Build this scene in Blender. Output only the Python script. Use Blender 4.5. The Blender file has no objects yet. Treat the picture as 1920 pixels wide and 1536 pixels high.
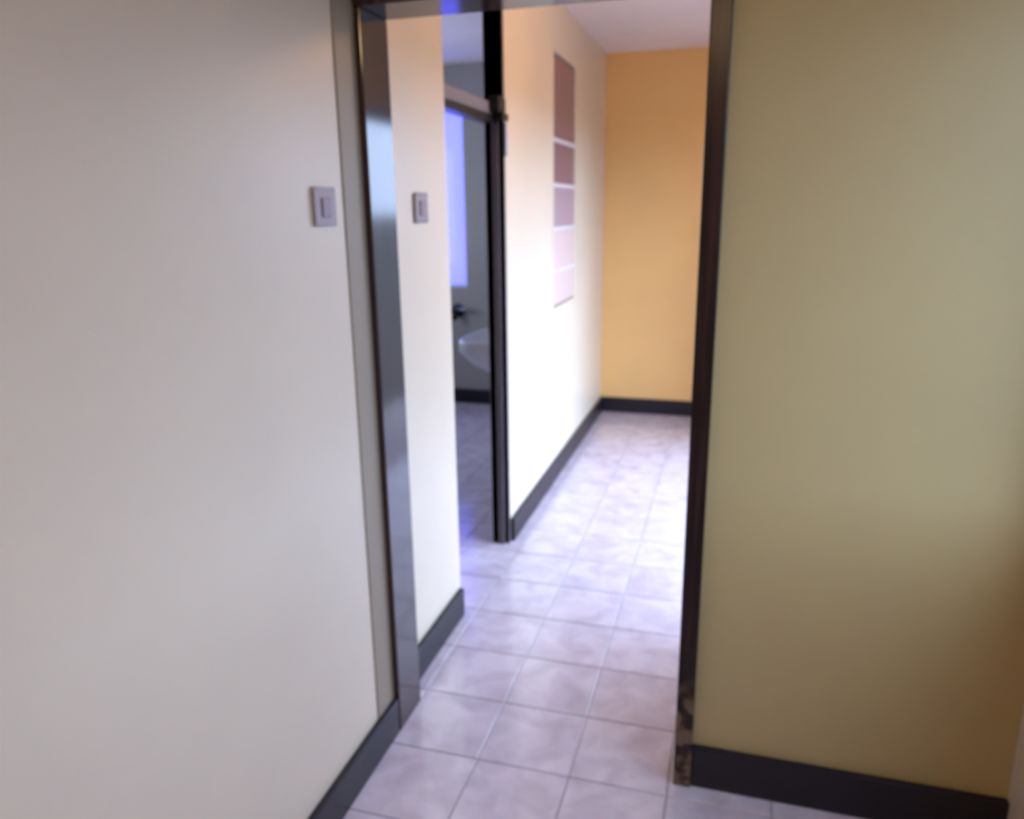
import bpy, bmesh, math, random
from mathutils import Matrix, Vector
random.seed(4)
scene = bpy.context.scene
COL = scene.collection

# ------------------------------------------------------------------ camera
CAM_H = 1.55
FPX = 1430.0
cam_data = bpy.data.cameras.new('camera')
cam_data.sensor_fit = 'HORIZONTAL'
cam_data.sensor_width = 36.0
cam_data.lens = FPX / 1920.0 * 36.0
cam_data.clip_start = 0.02
cam = bpy.data.objects.new('camera', cam_data)
COL.objects.link(cam)
def cdir(px, py):
    return Vector((px - 960.0, -(py - 768.0), -FPX))
up = -cdir(1032, 6160).normalized()               # vanishing point of the door jambs
fw = cdir(1392, 384)                               # vanishing point of the hallway
fw = (fw - up * fw.dot(up)).normalized()
rt = fw.cross(up)
rot = Matrix((rt, fw, up)).to_4x4()
cam.matrix_world = Matrix.Translation((0, 0, CAM_H)) @ rot
scene.camera = cam
cam_data.dof.use_dof = True                        # the phone is focused short, the whole place is a little soft
cam_data.dof.focus_distance = 0.6
cam_data.dof.aperture_fstop = 6.0

# ------------------------------------------------------------------ world, daylight, exposure
world = bpy.data.worlds.new('sky'); scene.world = world
world.use_nodes = True
wn = world.node_tree.nodes
wn['Background'].inputs['Color'].default_value = (0.52, 0.68, 1.0, 1)
wn['Background'].inputs['Strength'].default_value = 6.0
world.cycles.sampling_method = 'AUTOMATIC'

vs = scene.view_settings
vs.view_transform = 'Standard'; vs.look = 'None'; vs.gamma = 1.0
vs.use_curve_mapping = False
vs.exposure = 0.56

def portal(name, loc, rot_euler, sx, sy):
    l = bpy.data.lights.new(name, 'AREA'); l.shape = 'RECTANGLE'
    l.size = sx; l.size_y = sy; l.cycles.is_portal = True
    o = bpy.data.objects.new(name, l); COL.objects.link(o)
    o.location = loc; o.rotation_euler = rot_euler
    return o
H90 = math.pi / 2
# openings through which daylight enters (see the walls below)
DO_Y0, DO_Y1, DO_Z = 2.60, 4.90, 2.08              # unseen outside doorway in the hallway's right wall, placed by its daylight
RW_Y0, RW_Y1, RW_Z0, RW_Z1 = 0.45, 1.72, 0.85, 2.15  # unseen window put in the room's right wall to light it
BW_X0, BW_X1, BW_Z0, BW_Z1 = -2.80, -2.05, 0.935, 2.28  # bathroom window in the far wall
portal('doorway_daylight', (0.29, (DO_Y0 + DO_Y1) / 2, DO_Z / 2), (0, H90, 0), DO_Z, DO_Y1 - DO_Y0)
portal('window_daylight', (0.86, (RW_Y0 + RW_Y1) / 2, (RW_Z0 + RW_Z1) / 2), (0, H90, 0), RW_Z1 - RW_Z0, RW_Y1 - RW_Y0)
portal('bathroom_daylight', ((BW_X0 + BW_X1) / 2, 5.90, (BW_Z0 + BW_Z1) / 2), (-H90, 0, 0), BW_X1 - BW_X0, BW_Z1 - BW_Z0)

BL_Y0, BL_Y1, BL_Z0, BL_Z1 = 3.7, 5.0, 0.95, 2.15    # second bathroom window, unseen, added in its left wall to brighten it
portal('bathroom_fill_daylight', (-3.02, (BL_Y0 + BL_Y1) / 2, (BL_Z0 + BL_Z1) / 2), (0, -H90, 0), BL_Z1 - BL_Z0, BL_Y1 - BL_Y0)

# ------------------------------------------------------------------ materials
def new_mat(name):
    m = bpy.data.materials.new(name); m.use_nodes = True
    nt = m.node_tree
    return m, nt, nt.nodes, nt.links, nt.nodes['Principled BSDF']

def paint(name, col, rough=0.5, vary=0.06, scale=1.3, bump=0.08, spec=0.5):
    """wall paint: slight cloudiness and roller texture"""
    m, nt, N, L, b = new_mat(name)
    geo = N.new('ShaderNodeNewGeometry')
    n = N.new('ShaderNodeTexNoise'); n.inputs['Scale'].default_value = scale; n.inputs['Detail'].default_value = 4
    L.new(geo.outputs['Position'], n.inputs['Vector'])
    r = N.new('ShaderNodeMapRange')
    r.inputs['From Min'].default_value = 0.3; r.inputs['From Max'].default_value = 0.7
    r.inputs['To Min'].default_value = 1 - vary; r.inputs['To Max'].default_value = 1 + vary
    L.new(n.outputs['Fac'], r.inputs['Value'])
    mx = N.new('ShaderNodeMix'); mx.data_type = 'RGBA'; mx.blend_type = 'MULTIPLY'
    mx.inputs[0].default_value = 1.0
    mx.inputs[6].default_value = (*col, 1)
    L.new(r.outputs[0], mx.inputs[7])
    L.new(mx.outputs[2], b.inputs['Base Color'])
    b.inputs['Roughness'].default_value = rough
    b.inputs['Specular IOR Level'].default_value = spec
    n2 = N.new('ShaderNodeTexNoise'); n2.inputs['Scale'].default_value = 160; n2.inputs['Detail'].default_value = 2
    L.new(geo.outputs['Position'], n2.inputs['Vector'])
    bp = N.new('ShaderNodeBump'); bp.inputs['Strength'].default_value = bump; bp.inputs['Distance'].default_value = 0.002
    L.new(n2.outputs['Fac'], bp.inputs['Height'])
    L.new(bp.outputs['Normal'], b.inputs['Normal'])
    return m

def plain(name, col, rough=0.4, metal=0.0, spec=0.5):
    m, nt, N, L, b = new_mat(name)
    geo = N.new('ShaderNodeNewGeometry')
    n = N.new('ShaderNodeTexNoise'); n.inputs['Scale'].default_value = 30
    L.new(geo.outputs['Position'], n.inputs['Vector'])
    r = N.new('ShaderNodeMapRange'); r.inputs['To Min'].default_value = rough * 0.85; r.inputs['To Max'].default_value = rough * 1.15
    L.new(n.outputs['Fac'], r.inputs['Value']); L.new(r.outputs[0], b.inputs['Roughness'])
    b.inputs['Base Color'].default_value = (*col, 1)
    b.inputs['Metallic'].default_value = metal
    b.inputs['Specular IOR Level'].default_value = spec
    return m

def wood(name, dark, light, rough=0.24, wear=False, spec=0.22):
    """dark varnished timber with vertical grain; optional worn foot"""
    m, nt, N, L, b = new_mat(name)
    geo = N.new('ShaderNodeNewGeometry')
    mp = N.new('ShaderNodeMapping'); mp.inputs['Scale'].default_value = (60, 60, 2.5)
    L.new(geo.outputs['Position'], mp.inputs['Vector'])
    n = N.new('ShaderNodeTexNoise'); n.inputs['Scale'].default_value = 1.0; n.inputs['Detail'].default_value = 5
    L.new(mp.outputs[0], n.inputs['Vector'])
    cr = N.new('ShaderNodeValToRGB')
    cr.color_ramp.elements[0].position = 0.35; cr.color_ramp.elements[0].color = (*dark, 1)
    cr.color_ramp.elements[1].position = 0.7; cr.color_ramp.elements[1].color = (*light, 1)
    L.new(n.outputs['Fac'], cr.inputs[0])
    out = cr.outputs[0]
    if wear:
        sep = N.new('ShaderNodeSeparateXYZ'); L.new(geo.outputs['Position'], sep.inputs[0])
        mr = N.new('ShaderNodeMapRange')
        mr.inputs['From Min'].default_value = 0.34; mr.inputs['From Max'].default_value = 0.24
        L.new(sep.outputs['Z'], mr.inputs['Value'])
        n3 = N.new('ShaderNodeTexNoise'); n3.inputs['Scale'].default_value = 22; n3.inputs['Detail'].default_value = 3
        L.new(geo.outputs['Position'], n3.inputs['Vector'])
        th = N.new('ShaderNodeMapRange'); th.inputs['From Min'].default_value = 0.44; th.inputs['From Max'].default_value = 0.54
        L.new(n3.outputs['Fac'], th.inputs['Value'])
        mu = N.new('ShaderNodeMath'); mu.operation = 'MULTIPLY'
        L.new(mr.outputs[0], mu.inputs[0]); L.new(th.outputs[0], mu.inputs[1])
        mx = N.new('ShaderNodeMix'); mx.data_type = 'RGBA'
        L.new(mu.outputs[0], mx.inputs[0]); L.new(out, mx.inputs[6])
        mx.inputs[7].default_value = (0.16, 0.10, 0.065, 1)
        out = mx.outputs[2]
    L.new(out, b.inputs['Base Color'])
    b.inputs['Roughness'].default_value = rough
    b.inputs['Specular IOR Level'].default_value = spec
    return m

def tile_mat(name):
    """glazed beige-pink ceramic, mottled, each tile a little different"""
    m, nt, N, L, b = new_mat(name)
    geo = N.new('ShaderNodeNewGeometry'); oi = N.new('ShaderNodeObjectInfo')
    ad = N.new('ShaderNodeVectorMath'); ad.operation = 'MULTIPLY_ADD'
    L.new(oi.outputs['Random'], ad.inputs[0]); ad.inputs[1].default_value = (37, 53, 11)
    L.new(geo.outputs['Position'], ad.inputs[2])
    n = N.new('ShaderNodeTexNoise'); n.inputs['Scale'].default_value = 9; n.inputs['Detail'].default_value = 5; n.inputs['Distortion'].default_value = 0.7
    L.new(ad.outputs[0], n.inputs['Vector'])
    cr = N.new('ShaderNodeValToRGB')
    e = cr.color_ramp.elements
    e[0].position = 0.30; e[0].color = (0.52, 0.45, 0.53, 1)
    e[1].position = 0.62; e[1].color = (0.69, 0.62, 0.70, 1)
    k = e.new(0.46); k.color = (0.60, 0.53, 0.61, 1)
    L.new(n.outputs['Fac'], cr.inputs[0])
    L.new(cr.outputs[0], b.inputs['Base Color'])
    n2 = N.new('ShaderNodeTexNoise'); n2.inputs['Scale'].default_value = 5
    L.new(geo.outputs['Position'], n2.inputs['Vector'])
    r = N.new('ShaderNodeMapRange'); r.inputs['To Min'].default_value = 0.12; r.inputs['To Max'].default_value = 0.20
    L.new(n2.outputs['Fac'], r.inputs['Value']); L.new(r.outputs[0], b.inputs['Roughness'])
    bp = N.new('ShaderNodeBump'); bp.inputs['Strength'].default_value = 0.06; bp.inputs['Distance'].default_value = 0.004
    L.new(n.outputs['Fac'], bp.inputs['Height']); L.new(bp.outputs['Normal'], b.inputs['Normal'])
    b.inputs['Specular IOR Level'].default_value = 1.0
    return m

def glass_mat(name, tint, gloss=0.12, frosted=0.0):
    m, nt, N, L, b = new_mat(name)
    N.remove(b)
    t = N.new('ShaderNodeBsdfTransparent'); t.inputs[0].default_value = (*tint, 1)
    g = N.new('ShaderNodeBsdfGlossy'); g.inputs['Roughness'].default_value = 0.03
    mix = N.new('ShaderNodeMixShader'); mix.inputs[0].default_value = gloss
    src = t.outputs[0]
    if frosted:
        d = N.new('ShaderNodeBsdfTranslucent'); d.inputs[0].default_value = (*tint, 1)
        m2 = N.new('ShaderNodeMixShader'); m2.inputs[0].default_value = frosted
        L.new(t.outputs[0], m2.inputs[1]); L.new(d.outputs[0], m2.inputs[2]); src = m2.outputs[0]
    L.new(src, mix.inputs[1]); L.new(g.outputs[0], mix.inputs[2])
    L.new(mix.outputs[0], N['Material Output'].inputs[0])
    return m

M = dict(
    cream=paint('cream_wall_paint', (0.665, 0.555, 0.43), 0.42),
    olive=paint('olive_yellow_wall_paint', (0.48, 0.37, 0.175), 0.5),
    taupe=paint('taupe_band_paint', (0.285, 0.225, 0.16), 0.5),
    hall=paint('hallway_cream_paint', (0.78, 0.68, 0.53), 0.36),
    yellow=paint('yellow_wall_paint', (0.84, 0.51, 0.19), 0.5),
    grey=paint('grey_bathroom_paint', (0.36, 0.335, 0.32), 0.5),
    ceil=paint('ceiling_paint', (0.90, 0.78, 0.75), 0.7),
    frame=wood('dark_varnished_wood', (0.030, 0.014, 0.013), (0.058, 0.028, 0.026), 0.11, spec=0.5),
    frameworn=wood('worn_dark_wood', (0.018, 0.009, 0.008), (0.045, 0.022, 0.018), wear=True),
    frame2=wood('dark_blue_black_wood', (0.12, 0.10, 0.115), (0.17, 0.14, 0.15), 0.5),
    transom=plain('grey_transom_paint', (0.22, 0.20, 0.24), 0.5),
    skirt=plain('dark_skirting', (0.016, 0.013, 0.019), 0.33, 0.0, 0.3),
    tile=tile_mat('glazed_floor_tile'),
    grout=plain('grout', (0.43, 0.37, 0.39), 0.8),
    plastic=plain('switch_plastic', (0.40, 0.325, 0.35), 0.55),
    plastic2=plain('switch_rocker_plastic', (0.30, 0.235, 0.275), 0.5),
    rim=plain('switch_rim', (0.30, 0.26, 0.28), 0.4),
    ceramic=plain('white_ceramic', (0.80, 0.80, 0.82), 0.12),
    chrome=plain('chrome', (0.6, 0.6, 0.62), 0.15, 1.0),
    blackmetal=plain('dark_metal', (0.02, 0.018, 0.017), 0.3, 0.6),
    steel=plain('grey_steel', (0.33, 0.33, 0.38), 0.35, 0.7),
    whitebar=plain('white_painted_bar', (0.80, 0.72, 0.74), 0.35),
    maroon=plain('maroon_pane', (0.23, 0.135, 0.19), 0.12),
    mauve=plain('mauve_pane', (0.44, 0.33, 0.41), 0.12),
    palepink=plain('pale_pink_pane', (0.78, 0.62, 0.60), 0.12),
    whiteframe=plain('white_window_frame', (0.7, 0.7, 0.72), 0.4),
    blueglass=glass_mat('blue_frosted_glass', (0.34, 0.31, 0.66), 0.05, 0.35),
    dimglass=glass_mat('pale_grey_glass', (0.92, 0.88, 0.80), 0.06),
    clear=glass_mat('clear_glass', (0.93, 0.96, 0.96), 0.06),
    concrete=plain('dark_soil_ground', (0.055, 0.055, 0.04), 0.8),
)

# ------------------------------------------------------------------ mesh helpers
def bm_box(bm, x0, x1, y0, y1, z0, z1, bev=0.0, seg=2):
    t = bmesh.new()
    r = bmesh.ops.create_cube(t, size=1.0)
    for v in r['verts']:
        v.co = Vector(((x0 + x1) / 2 + v.co.x * (x1 - x0), (y0 + y1) / 2 + v.co.y * (y1 - y0), (z0 + z1) / 2 + v.co.z * (z1 - z0)))
    if bev:
        bmesh.ops.bevel(t, geom=list(t.edges), offset=bev, segments=seg, profile=0.5, affect='EDGES')
    merge(bm, t)
def merge(bm, t):
    me = bpy.data.meshes.new('tmp'); t.to_mesh(me); t.free()
    bm.from_mesh(me); bpy.data.meshes.remove(me)
def bm_tube(bm, pts, rads, n=12, caps=True):
    """tube through points with a radius per point"""
    rings = []
    P = [Vector(p) for p in pts]
    for i, p in enumerate(P):
        d = (P[min(i + 1, len(P) - 1)] - P[max(i - 1, 0)]).normalized()
        a = d.orthogonal().normalized() if i == 0 else (prev - d * prev.dot(d)).normalized()
        prev = a; b = d.cross(a)
        r = rads[i] if isinstance(rads, (list, tuple)) else rads
        rings.append([bm.verts.new(p + (a * math.cos(2 * math.pi * k / n) + b * math.sin(2 * math.pi * k / n)) * r) for k in range(n)])
    for i in range(len(rings) - 1):
        for k in range(n):
            bm.faces.new((rings[i][k], rings[i][(k + 1) % n], rings[i + 1][(k + 1) % n], rings[i + 1][k]))
    if caps:
        bm.faces.new(list(reversed(rings[0]))); bm.faces.new(rings[-1])
def wloc(o):
    v = Vector((0, 0, 0))
    while o is not None:
        v += o.location; o = o.parent
    return v
def build(name, bm, mat, parent=None, smooth=False, origin=None):
    off = wloc(parent) if parent else Vector((0, 0, 0))
    if origin is not None:
        off = Vector(origin)
    bmesh.ops.translate(bm, verts=bm.verts, vec=-off)
    bmesh.ops.recalc_face_normals(bm, faces=bm.faces)
    me = bpy.data.meshes.new(name); bm.to_mesh(me); bm.free()
    me.materials.append(mat)
    if smooth:
        for p in me.polygons: p.use_smooth = True
    o = bpy.data.objects.new(name, me); COL.objects.link(o)
    if parent: o.parent = parent
    elif origin is not None: o.location = origin
    return o
def boxes(name, lst, mat, parent=None, bev=0.0, kind=None, label=None):
    bm = bmesh.new()
    for b in lst: bm_box(bm, *b, bev=bev)
    o = build(name, bm, mat, parent)
    if kind: o['kind'] = kind
    if label: o['label'] = label
    return o
def empty(name, loc, label=None, cat=None, group=None, kind=None):
    o = bpy.data.objects.new(name, None); COL.objects.link(o); o.location = loc
    o.empty_display_size = 0.05
    if label: o['label'] = label
    if cat: o['category'] = cat
    if group: o['group'] = group
    if kind: o['kind'] = kind
    return o
def struct(name, lst, mat, label, bev=0.0):
    o = boxes(name, lst, mat, None, bev, 'structure', label)
    o['category'] = name.split('_')[0]
    return o

# ------------------------------------------------------------------ main dimensions (metres)
CEIL = 2.58
XL = -0.93          # room left wall face
XH = -0.973         # hallway left wall face
XB = -1.04         # its bathroom side
YP = 1.85           # partition front face
YPB = 1.97          # partition back face
YE = 5.74           # far wall face
XR = 0.716          # room right wall face
XHR = 0.15          # hallway right wall face
BD0, BD1 = 2.545, 3.21   # bathroom doorway along the hallway wall
SK = 0.115          # skirting height

# ------------------------------------------------------------------ floor with single tiles
floor = struct('floor', [(-3.0, 0.85, -1.7, 5.88, -0.10, -0.004)], M['grout'], 'glazed pinkish beige ceramic tile floor running through the doorway')
P = 0.271; Y0J = 1.775; X0J = -0.915; G = 0.0022
regions = [(XL, XR, 0.55, 1.85), (-0.95, -0.05, 1.85, YPB), (XH, XHR, YPB, YE), (XB, XH, BD0, BD1), (-2.9, XB, 2.0, YE)]
full = None
for i in range(-9, 7):
    for j in range(-5, 16):
        cx0 = X0J + i * P; cy0 = Y0J + j * P; cx1 = cx0 + P; cy1 = cy0 + P
        hit = [r for r in regions if min(cx1, r[1]) - max(cx0, r[0]) > 0.012 and min(cy1, r[3]) - max(cy0, r[2]) > 0.012]
        if not hit: continue
        x0 = max(cx0, -2.9); x1 = min(cx1, XR if cy0 < 1.85 else XHR + 0.02); y1 = min(cy1, YE)
        if x0 == cx0 and x1 == cx1 and y1 == cy1:
            if full is None:
                bm = bmesh.new(); bm_box(bm, -P/2 + G, P/2 - G, -P/2 + G, P/2 - G, -0.009, 0.0, bev=0.0012, seg=1)
                full = build('tile', bm, M['tile'], floor); o = full
            else:
                o = full.copy(); COL.objects.link(o)
            o.location = ((cx0 + cx1) / 2, (cy0 + cy1) / 2, random.uniform(-0.0004, 0.0))
        else:
            bm = bmesh.new(); bm_box(bm, x0 + G, x1 - G, cy0 + G, y1 - G, -0.009, 0.0, bev=0.0012, seg=1)
            o = build('tile', bm, M['tile'], floor)

# ------------------------------------------------------------------ walls and ceiling
struct('ceiling', [(-3.0, 0.85, -1.7, 5.88, CEIL, CEIL + 0.12)], M['ceil'], 'pale pinkish white plaster ceiling of the hallway')
struct('wall_left', [(-1.06, XL, -1.7, YP, 0, CEIL)], M['cream'], 'smooth cream painted wall holding a light switch')
struct('wall_front', [(-0.043, XR, YP, YPB, 0, CEIL), (-1.06, -0.043, YP, YPB, 2.075, CEIL)], M['olive'], 'olive yellow painted wall with doorway beside it')
struct('wall_right', [(XR, 0.85, -1.7, RW_Y0, 0, CEIL), (XR, 0.85, RW_Y1, YPB, 0, CEIL),
                      (XR, 0.85, RW_Y0, RW_Y1, 0, RW_Z0), (XR, 0.85, RW_Y0, RW_Y1, RW_Z1, CEIL)], M['cream'], 'cream side wall meeting the olive wall at a corner')
struct('wall_rear', [(-1.06, 0.85, -1.7, -1.58, 0, CEIL)], M['cream'], 'cream wall closing the room behind the viewer')
HW0, HW1, HWZ0, HWZ1 = 4.105, 4.70, 0.99, 2.335      # narrow window in the hallway wall
struct('wall_hallway_left', [(XB, XH, 1.98, BD0, 0, CEIL), (XB, XH, BD0, BD1, 2.44, CEIL), (XB, XH, BD1, HW0, 0, CEIL),
                             (XB, XH, HW0, HW1, 0, HWZ0), (XB, XH, HW0, HW1, HWZ1, CEIL), (XB, XH, HW1, YE, 0, CEIL)],
       M['hall'], 'bright cream hallway wall with a bathroom doorway and narrow window')
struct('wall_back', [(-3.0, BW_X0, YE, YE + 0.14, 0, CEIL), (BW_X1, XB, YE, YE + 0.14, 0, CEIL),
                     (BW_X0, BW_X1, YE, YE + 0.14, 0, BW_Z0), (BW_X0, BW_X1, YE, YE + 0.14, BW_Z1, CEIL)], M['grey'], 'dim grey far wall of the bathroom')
struct('wall_hallway_end', [(XB, XHR + 0.12, YE, YE + 0.14, 0, CEIL)], M['yellow'], 'warm yellow wall closing the end of the hallway')
struct('wall_hallway_right', [(XHR, XHR + 0.12, YPB, DO_Y0, 0, CEIL), (XHR, XHR + 0.12, DO_Y1, YE, 0, CEIL),
                              (XHR, XHR + 0.12, DO_Y0, DO_Y1, DO_Z, CEIL)], M['hall'], 'cream hallway wall with the outside doorway')
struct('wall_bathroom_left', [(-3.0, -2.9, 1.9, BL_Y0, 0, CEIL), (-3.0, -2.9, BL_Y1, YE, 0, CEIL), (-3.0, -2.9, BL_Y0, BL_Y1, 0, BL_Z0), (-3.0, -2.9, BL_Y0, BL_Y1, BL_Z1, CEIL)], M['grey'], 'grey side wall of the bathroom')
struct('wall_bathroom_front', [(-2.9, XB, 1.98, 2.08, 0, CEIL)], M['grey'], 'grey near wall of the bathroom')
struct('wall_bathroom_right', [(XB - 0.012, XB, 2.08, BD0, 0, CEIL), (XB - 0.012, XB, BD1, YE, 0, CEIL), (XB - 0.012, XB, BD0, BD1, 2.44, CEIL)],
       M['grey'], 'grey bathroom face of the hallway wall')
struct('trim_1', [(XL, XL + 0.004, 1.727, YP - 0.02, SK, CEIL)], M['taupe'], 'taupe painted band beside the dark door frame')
struct('ground', [(0.86, 300, -200, 200, -0.16, -0.10)], M['concrete'], 'dark soil yard outside')
bpy.data.objects['ground']['category'] = 'ground'

# skirtings
def skirting(name, b, label): return struct(name, [b], M['skirt'], label, bev=0.004)
skirting('baseboard_left', (XL, -0.911, -1.58, 1.828, 0, SK), 'dark skirting along the cream wall')
skirting('baseboard_front', (-0.043, XR, YP - 0.022, YP, 0, SK + 0.008), 'dark skirting along the olive yellow wall')
skirting('baseboard_hallway_near', (XH, XH + 0.02, 2.0, BD0 - 0.01, 0, SK), 'dark skirting between door frame and bathroom doorway')
skirting('baseboard_hallway_far', (XH, XH + 0.02, BD1 + 0.03, YE, 0, SK), 'dark skirting under the narrow maroon window')
skirting('baseboard_hallway_end', (XH + 0.02, XHR, YE - 0.02, YE, 0, SK), 'dark skirting along the yellow end wall')
skirting('baseboard_bathroom', (-2.9, XB - 0.012, YE - 0.02, YE, 0, SK), 'dark skirting on the grey bathroom wall')

# ------------------------------------------------------------------ door 1: dark frame of the doorway
d1 = empty('door_1', (-0.5, 1.9, 0), 'dark varnished wooden door frame around the hallway entrance', 'door frame', kind='structure')
boxes('jamb', [(-0.953, -0.909, 1.83, 1.985, 0, 2.02)], M['frame'], d1, 0.003)
boxes('jamb', [(-0.089, -0.043, 1.822, 1.98, 0, 2.02)], M['frameworn'], d1, 0.003)
boxes('head', [(-0.953, -0.043, 1.826, 1.983, 2.02, 2.075)], M['frame'], d1, 0.003)

# ------------------------------------------------------------------ door 2: bathroom doorway frame with transom bar
d2 = empty('door_2', (XH - 0.05, (BD0 + BD1) / 2, 0), 'dark wooden bathroom door frame with a transom bar', 'door frame', kind='structure')
boxes('jamb', [(XB - 0.012, XH - 0.045, BD0, BD0 + 0.02, 0, 2.44)], M['frame2'], d2, 0.002)
boxes('jamb', [(XB - 0.012, XH + 0.006, BD1, BD1 + 0.012, 0, 2.44)], M['frame2'], d2, 0.002)
boxes('transom_bar', [(XB - 0.012, XH - 0.03, BD0 + 0.02, BD1, 1.915, 1.965)], M['transom'], d2, 0.004)
boxes('transom_lip', [(XB - 0.012, XH - 0.022, BD0 + 0.02, BD1, 1.885, 1.915)], M['blackmetal'], d2, 0.003)
boxes('door_stop', [(XB + 0.02, XB + 0.05, BD1 - 0.014, BD1, 0, 1.90)], M['frame2'], d2, 0.002)
bm = bmesh.new()
bm_box(bm, XH + 0.006, XH + 0.009, BD1 + 0.003, BD1 + 0.027, 1.757, 1.888, bev=0.001)
bm_tube(bm, [(XH + 0.011, BD1 + 0.003, 1.757), (XH + 0.011, BD1 + 0.003, 1.888)], 0.006)
h = build('hinge', bm, M['steel'], d2); h['label'] = 'grey steel hinge leaf'
bm = bmesh.new()   # latch catch block where the transom bar meets the jamb
bm_box(bm, XH - 0.035, XH + 0.012, BD1 - 0.085, BD1 + 0.012, 1.925, 1.985, bev=0.006)
bm_box(bm, XH - 0.02, XH + 0.018, BD1 - 0.05, BD1 + 0.03, 1.895, 1.925, bev=0.004)
b = build('bracket', bm, M['blackmetal'], d2); b['label'] = 'black metal bracket on the transom bar'

# ------------------------------------------------------------------ door 3: unseen outside doorway frame
d3 = empty('door_3', (XHR + 0.06, (DO_Y0 + DO_Y1) / 2, 0), 'dark wooden frame of the open outside doorway, out of view', 'door frame', kind='structure')
boxes('jamb', [(XHR - 0.005, XHR + 0.125, DO_Y0, DO_Y0 + 0.04, 0, DO_Z)], M['frame'], d3, 0.003)
boxes('jamb', [(XHR - 0.005, XHR + 0.125, DO_Y1 - 0.04, DO_Y1, 0, DO_Z)], M['frame'], d3, 0.003)
boxes('head', [(XHR - 0.005, XHR + 0.125, DO_Y0 + 0.04, DO_Y1 - 0.04, DO_Z - 0.04, DO_Z)], M['frame'], d3, 0.003)

# ------------------------------------------------------------------ window 1: narrow maroon window with white bars
w1 = empty('window_1', (XH - 0.03, (HW0 + HW1) / 2, HWZ0), 'tall narrow window with maroon upper panes, pale lower panes and white crossbars', 'window', kind='structure')
F = 0.014
boxes('window_frame', [(XH - 0.06, XH + 0.004, HW0, HW0 + F, HWZ0, HWZ1)], M['hall'], w1, 0.002)
boxes('window_frame', [(XH - 0.06, XH + 0.004, HW1 - F, HW1, HWZ0, HWZ1)], M['hall'], w1, 0.002)
boxes('window_frame', [(XH - 0.06, XH + 0.004, HW0 + F, HW1 - F, HWZ1 - F, HWZ1)], M['hall'], w1, 0.002)
boxes('window_frame', [(XH - 0.06, XH + 0.004, HW0 + F, HW1 - F, HWZ0, HWZ0 + F)], M['hall'], w1, 0.002)
bars = [1.203, 1.433, 1.662, 1.893]
for z in bars:
    boxes('crossbar', [(XH - 0.03, XH + 0.006, HW0 + F * 0.5, HW1 - F * 0.5, z - 0.011, z + 0.011)], M['whitebar'], w1, 0.003)
lev = [HWZ0 + F] + bars + [HWZ1 - F]
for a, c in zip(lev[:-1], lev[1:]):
    pm = M['palepink'] if c < 1.5 else (M['mauve'] if c < 1.7 else M['maroon'])  # the window's fade to pale is put into the pane colours
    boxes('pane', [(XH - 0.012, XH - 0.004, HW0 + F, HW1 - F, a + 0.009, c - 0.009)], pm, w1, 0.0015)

# ------------------------------------------------------------------ window 2: bathroom window, bluish frosted glass
w2 = empty('window_2', ((BW_X0 + BW_X1) / 2, YE + 0.07, BW_Z0), 'bathroom window with pale blue frosted glass', 'window', kind='structure')
f = 0.022
boxes('window_frame', [(BW_X0, BW_X0 + f, YE + 0.03, YE + 0.08, BW_Z0, BW_Z1)], M['whiteframe'], w2, 0.002)
boxes('window_frame', [(BW_X1 - f, BW_X1, YE + 0.03, YE + 0.08, BW_Z0, BW_Z1)], M['whiteframe'], w2, 0.002)
boxes('window_frame', [(BW_X0 + f, BW_X1 - f, YE + 0.03, YE + 0.08, BW_Z1 - f, BW_Z1)], M['whiteframe'], w2, 0.002)
boxes('window_frame', [(BW_X0 + f, BW_X1 - f, YE + 0.03, YE + 0.08, BW_Z0, BW_Z0 + f)], M['whiteframe'], w2, 0.002)
boxes('pane', [(BW_X0 + f, BW_X1 - f, YE + 0.05, YE + 0.055, BW_Z0 + f, BW_Z1 - f)], M['blueglass'], w2)

# window 4: unseen, added in the bathroom's left wall for more daylight
w4 = empty('added_window_4', (-2.95, (BL_Y0 + BL_Y1) / 2, BL_Z0), 'wide unseen bathroom window added in the grey side wall for light', 'window', kind='structure')
for (a0, a1, c0, c1) in ((BL_Y0, BL_Y0 + 0.03, BL_Z0, BL_Z1), (BL_Y1 - 0.03, BL_Y1, BL_Z0, BL_Z1),
                         (BL_Y0 + 0.03, BL_Y1 - 0.03, BL_Z0, BL_Z0 + 0.03), (BL_Y0 + 0.03, BL_Y1 - 0.03, BL_Z1 - 0.03, BL_Z1)):
    boxes('window_frame', [(-2.97, -2.92, a0, a1, c0, c1)], M['whiteframe'], w4, 0.003)
boxes('pane', [(-2.95, -2.945, BL_Y0 + 0.03, BL_Y1 - 0.03, BL_Z0 + 0.03, BL_Z1 - 0.03)], M['dimglass'], w4)

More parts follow.
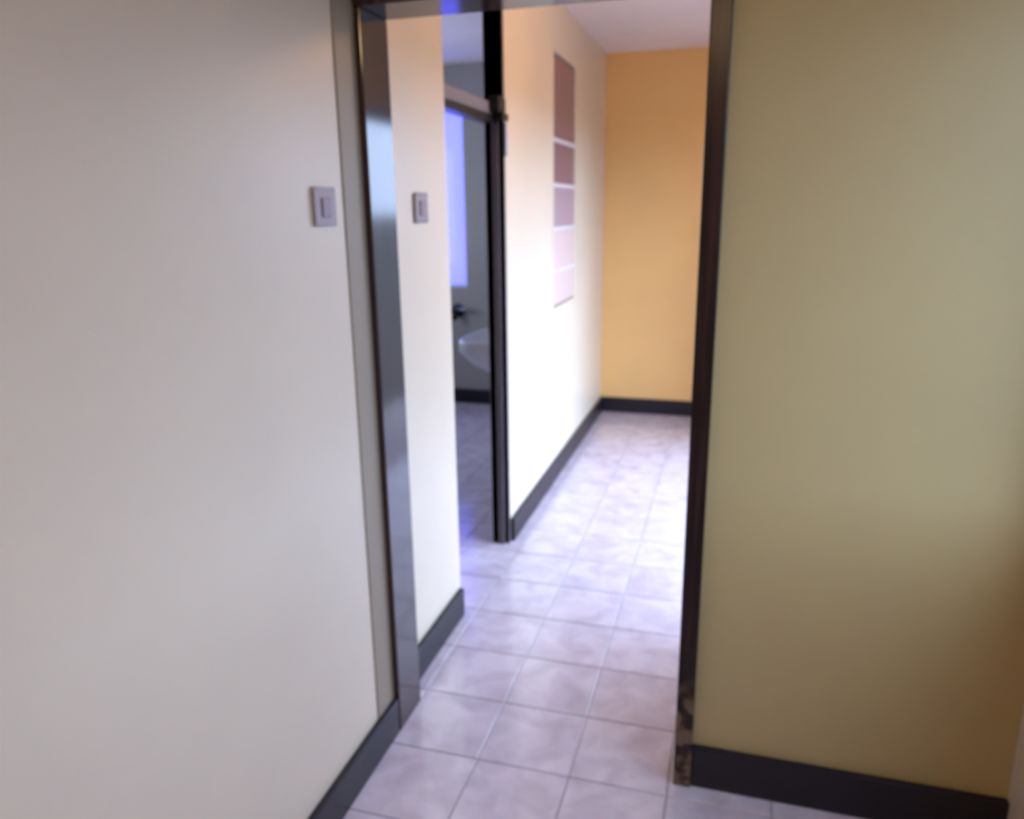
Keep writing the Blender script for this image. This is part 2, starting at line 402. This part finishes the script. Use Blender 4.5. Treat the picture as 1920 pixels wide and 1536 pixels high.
# window 3: unseen, put in the room's right wall to light the room
w3 = empty('window_3', (XR + 0.07, (RW_Y0 + RW_Y1) / 2, RW_Z0), 'clear glazed window, unseen, put in the cream side wall for light', 'window', kind='structure')
ym = (RW_Y0 + RW_Y1) / 2
for (a0, a1, c0, c1) in ((RW_Y0, RW_Y0 + 0.04, RW_Z0, RW_Z1), (RW_Y1 - 0.04, RW_Y1, RW_Z0, RW_Z1), (ym - 0.02, ym + 0.02, RW_Z0 + 0.04, RW_Z1 - 0.04),
                         (RW_Y0 + 0.04, RW_Y1 - 0.04, RW_Z0, RW_Z0 + 0.04), (RW_Y0 + 0.04, RW_Y1 - 0.04, RW_Z1 - 0.04, RW_Z1)):
    boxes('window_frame', [(XR + 0.04, XR + 0.09, a0, a1, c0, c1)], M['frame'], w3, 0.003)
for (a0, a1) in ((RW_Y0 + 0.04, ym - 0.02), (ym + 0.02, RW_Y1 - 0.04)):
    boxes('pane', [(XR + 0.06, XR + 0.065, a0, a1, RW_Z0 + 0.04, RW_Z1 - 0.04)], M['clear'], w3)

# ------------------------------------------------------------------ light switches
def light_switch(xw, yc, zc, w, hh, label, rim_parts):
    r = empty('light_switch', (xw, yc, zc - hh / 2), label, 'light switch')
    boxes('plate', [(xw, xw + 0.008, yc - w/2, yc + w/2, zc - hh/2, zc + hh/2)], M['plastic'], r, 0.004)
    boxes('rocker', [(xw + 0.006, xw + 0.013, yc - w*0.20, yc + w*0.20, zc - hh*0.27, zc + hh*0.23)], M['plastic2'], r, 0.003)
    e = 0.007
    for p in rim_parts:
        lst = {'top': (yc - w/2 + e, yc + w/2 - e, zc + hh/2 - e*1.3, zc + hh/2 - e*0.2),
               'near': (yc - w/2, yc - w/2 + e, zc - hh/2 + e, zc + hh/2 - e),
               'bottom': (yc - w/2 + e, yc + w/2 - e, zc - hh/2 + e*0.2, zc - hh/2 + e*1.3)}[p]
        boxes('rim', [(xw + 0.005, xw + 0.0095, *lst)], M['rim'], r, 0.0015)
    return r
light_switch(XL, 1.628, 1.557, 0.100, 0.088, 'pale mauve square light switch on the cream wall before the door frame', ('top', 'near', 'bottom'))
light_switch(XH, 2.300, 1.552, 0.105, 0.092, 'pale square light switch with grey edge between door frame and bathroom doorway', ('near', 'bottom', 'top'))

# ------------------------------------------------------------------ wash basin on the bathroom side of the hallway wall
XW = XB - 0.012
wb = empty('washbasin', (XW, 4.03, 0.70), 'white ceramic wall hung washbasin inside the dim bathroom', 'washbasin')
def basin_outline(s, n=40):
    """rounded outline, flat at the wall; s scales about the centre"""
    cx, cy = XW - 0.195, 4.03
    pts = []
    for k in range(n):
        a = 2 * math.pi * k / n
        c, q = math.cos(a), math.sin(a)
        e = 0.45
        px = math.copysign(abs(c) ** e, c) * 0.192 * s[0]; py = math.copysign(abs(q) ** e, q) * 0.27 * s[1]
        pts.append((cx + px + s[2], cy + py))
    return pts
bm = bmesh.new()
prof = [(0.40, 0.35, 0.085, 0.665), (0.62, 0.62, 0.055, 0.685), (0.84, 0.86, 0.028, 0.735), (0.97, 0.97, 0.006, 0.785), (1.0, 1.0, 0.0, 0.80), (1.0, 1.0, 0.0, 0.852), (0.985, 0.985, 0.0, 0.86),
        (0.86, 0.90, -0.012, 0.86), (0.82, 0.87, -0.014, 0.85), (0.72, 0.78, -0.014, 0.80), (0.50, 0.55, -0.014, 0.765), (0.12, 0.09, -0.014, 0.752)]
rings = []
for sx, sy, sh, z in prof:
    rings.append([bm.verts.new((x, y, z)) for x, y in basin_outline((sx, sy, sh))])
n = len(rings[0])
for i in range(len(rings) - 1):
    for k in range(n):
        bm.faces.new((rings[i][k], rings[i][(k + 1) % n], rings[i + 1][(k + 1) % n], rings[i + 1][k]))
bm.faces.new(rings[0]); bm.faces.new(rings[-1])
build('bowl', bm, M['ceramic'], wb, smooth=True)
boxes('wall_ledge', [(XW - 0.06, XW, 3.79, 4.27, 0.78, 0.868)], M['ceramic'], wb, 0.008)
bm = bmesh.new()
bm_tube(bm, [(XW - 0.05, 4.03, 0.866), (XW - 0.05, 4.03, 0.96), (XW - 0.07, 4.03, 0.985), (XW - 0.13, 4.03, 0.985), (XW - 0.15, 4.03, 0.965)], [0.014, 0.012, 0.011, 0.010, 0.010])
bm_tube(bm, [(XW - 0.05, 4.03, 0.98), (XW - 0.05, 4.03, 1.005)], [0.017, 0.015])
build('tap', bm, M['chrome'], wb, smooth=True)
bm = bmesh.new()
bm_tube(bm, [(XW - 0.19, 4.03, 0.67), (XW - 0.19, 4.03, 0.56), (XW - 0.16, 4.03, 0.52), (XW - 0.10, 4.03, 0.52), (XW, 4.03, 0.54)], 0.018)
build('waste_pipe', bm, M['chrome'], wb, smooth=True)

# ------------------------------------------------------------------ dark wall tap below the bathroom window
tp = empty('wall_tap', (-2.13, YE, 0.70), 'dark metal wall tap below the bathroom window', 'tap')
bm = bmesh.new()
bm_tube(bm, [(-2.135, YE, 0.755), (-2.135, YE - 0.012, 0.755)], [0.055, 0.05], 20)
build('flange', bm, M['blackmetal'], tp)
bm = bmesh.new()
bm_tube(bm, [(-2.135, YE - 0.01, 0.755), (-2.135, YE - 0.06, 0.755), (-2.132, YE - 0.075, 0.755)], [0.036, 0.036, 0.03], 16)
bm_tube(bm, [(-2.135, YE - 0.045, 0.755), (-2.135, YE - 0.075, 0.725), (-2.135, YE - 0.085, 0.69)], [0.024, 0.021, 0.019], 14)
build('body', bm, M['blackmetal'], tp, smooth=True)
bm = bmesh.new()
bm_tube(bm, [(-2.12, YE - 0.055, 0.775), (-2.06, YE - 0.06, 0.772), (-1.985, YE - 0.062, 0.768)], [0.018, 0.013, 0.008], 12)
lv = build('lever', bm, M['steel'], tp, smooth=True); lv['label'] = 'grey steel lever'

# ------------------------------------------------------------------ unseen ceiling lamps added as warm fill light (room and hallway)
def fill_lamp(x, y, rad, strength, col, label):
    lp = empty('fill_lamp', (x, y, CEIL - 0.05 - 2 * rad), label, 'lamp')
    bm = bmesh.new()
    bm_tube(bm, [(x, y, CEIL), (x, y, CEIL - 0.03), (x, y, CEIL - 0.05)], [rad * 0.7, rad * 0.7, rad * 0.5], 24)
    build('cap', bm, M['brass'], lp, smooth=True)
    gm, nt, N, L, b = new_mat('opal_glass_lit')
    b.inputs['Base Color'].default_value = (0.9, 0.85, 0.75, 1)
    b.inputs['Emission Color'].default_value = (*col, 1)
    b.inputs['Emission Strength'].default_value = strength
    bm = bmesh.new()
    bmesh.ops.create_uvsphere(bm, u_segments=24, v_segments=12, radius=rad, matrix=Matrix.Translation((x, y, CEIL - 0.03 - rad)))
    build('globe', bm, gm, lp, smooth=True)
M['brass'] = plain('brass', (0.5, 0.36, 0.12), 0.3, 1.0)
fill_lamp(-0.1, -0.75, 0.10, 25.0, (1.0, 0.70, 0.38), 'round opal fill lamp added unseen on the room ceiling behind the viewer')
fill_lamp(0.02, 3.25, 0.08, 33.0, (1.0, 0.58, 0.22), 'small warm opal fill lamp added out of view on the hallway ceiling')
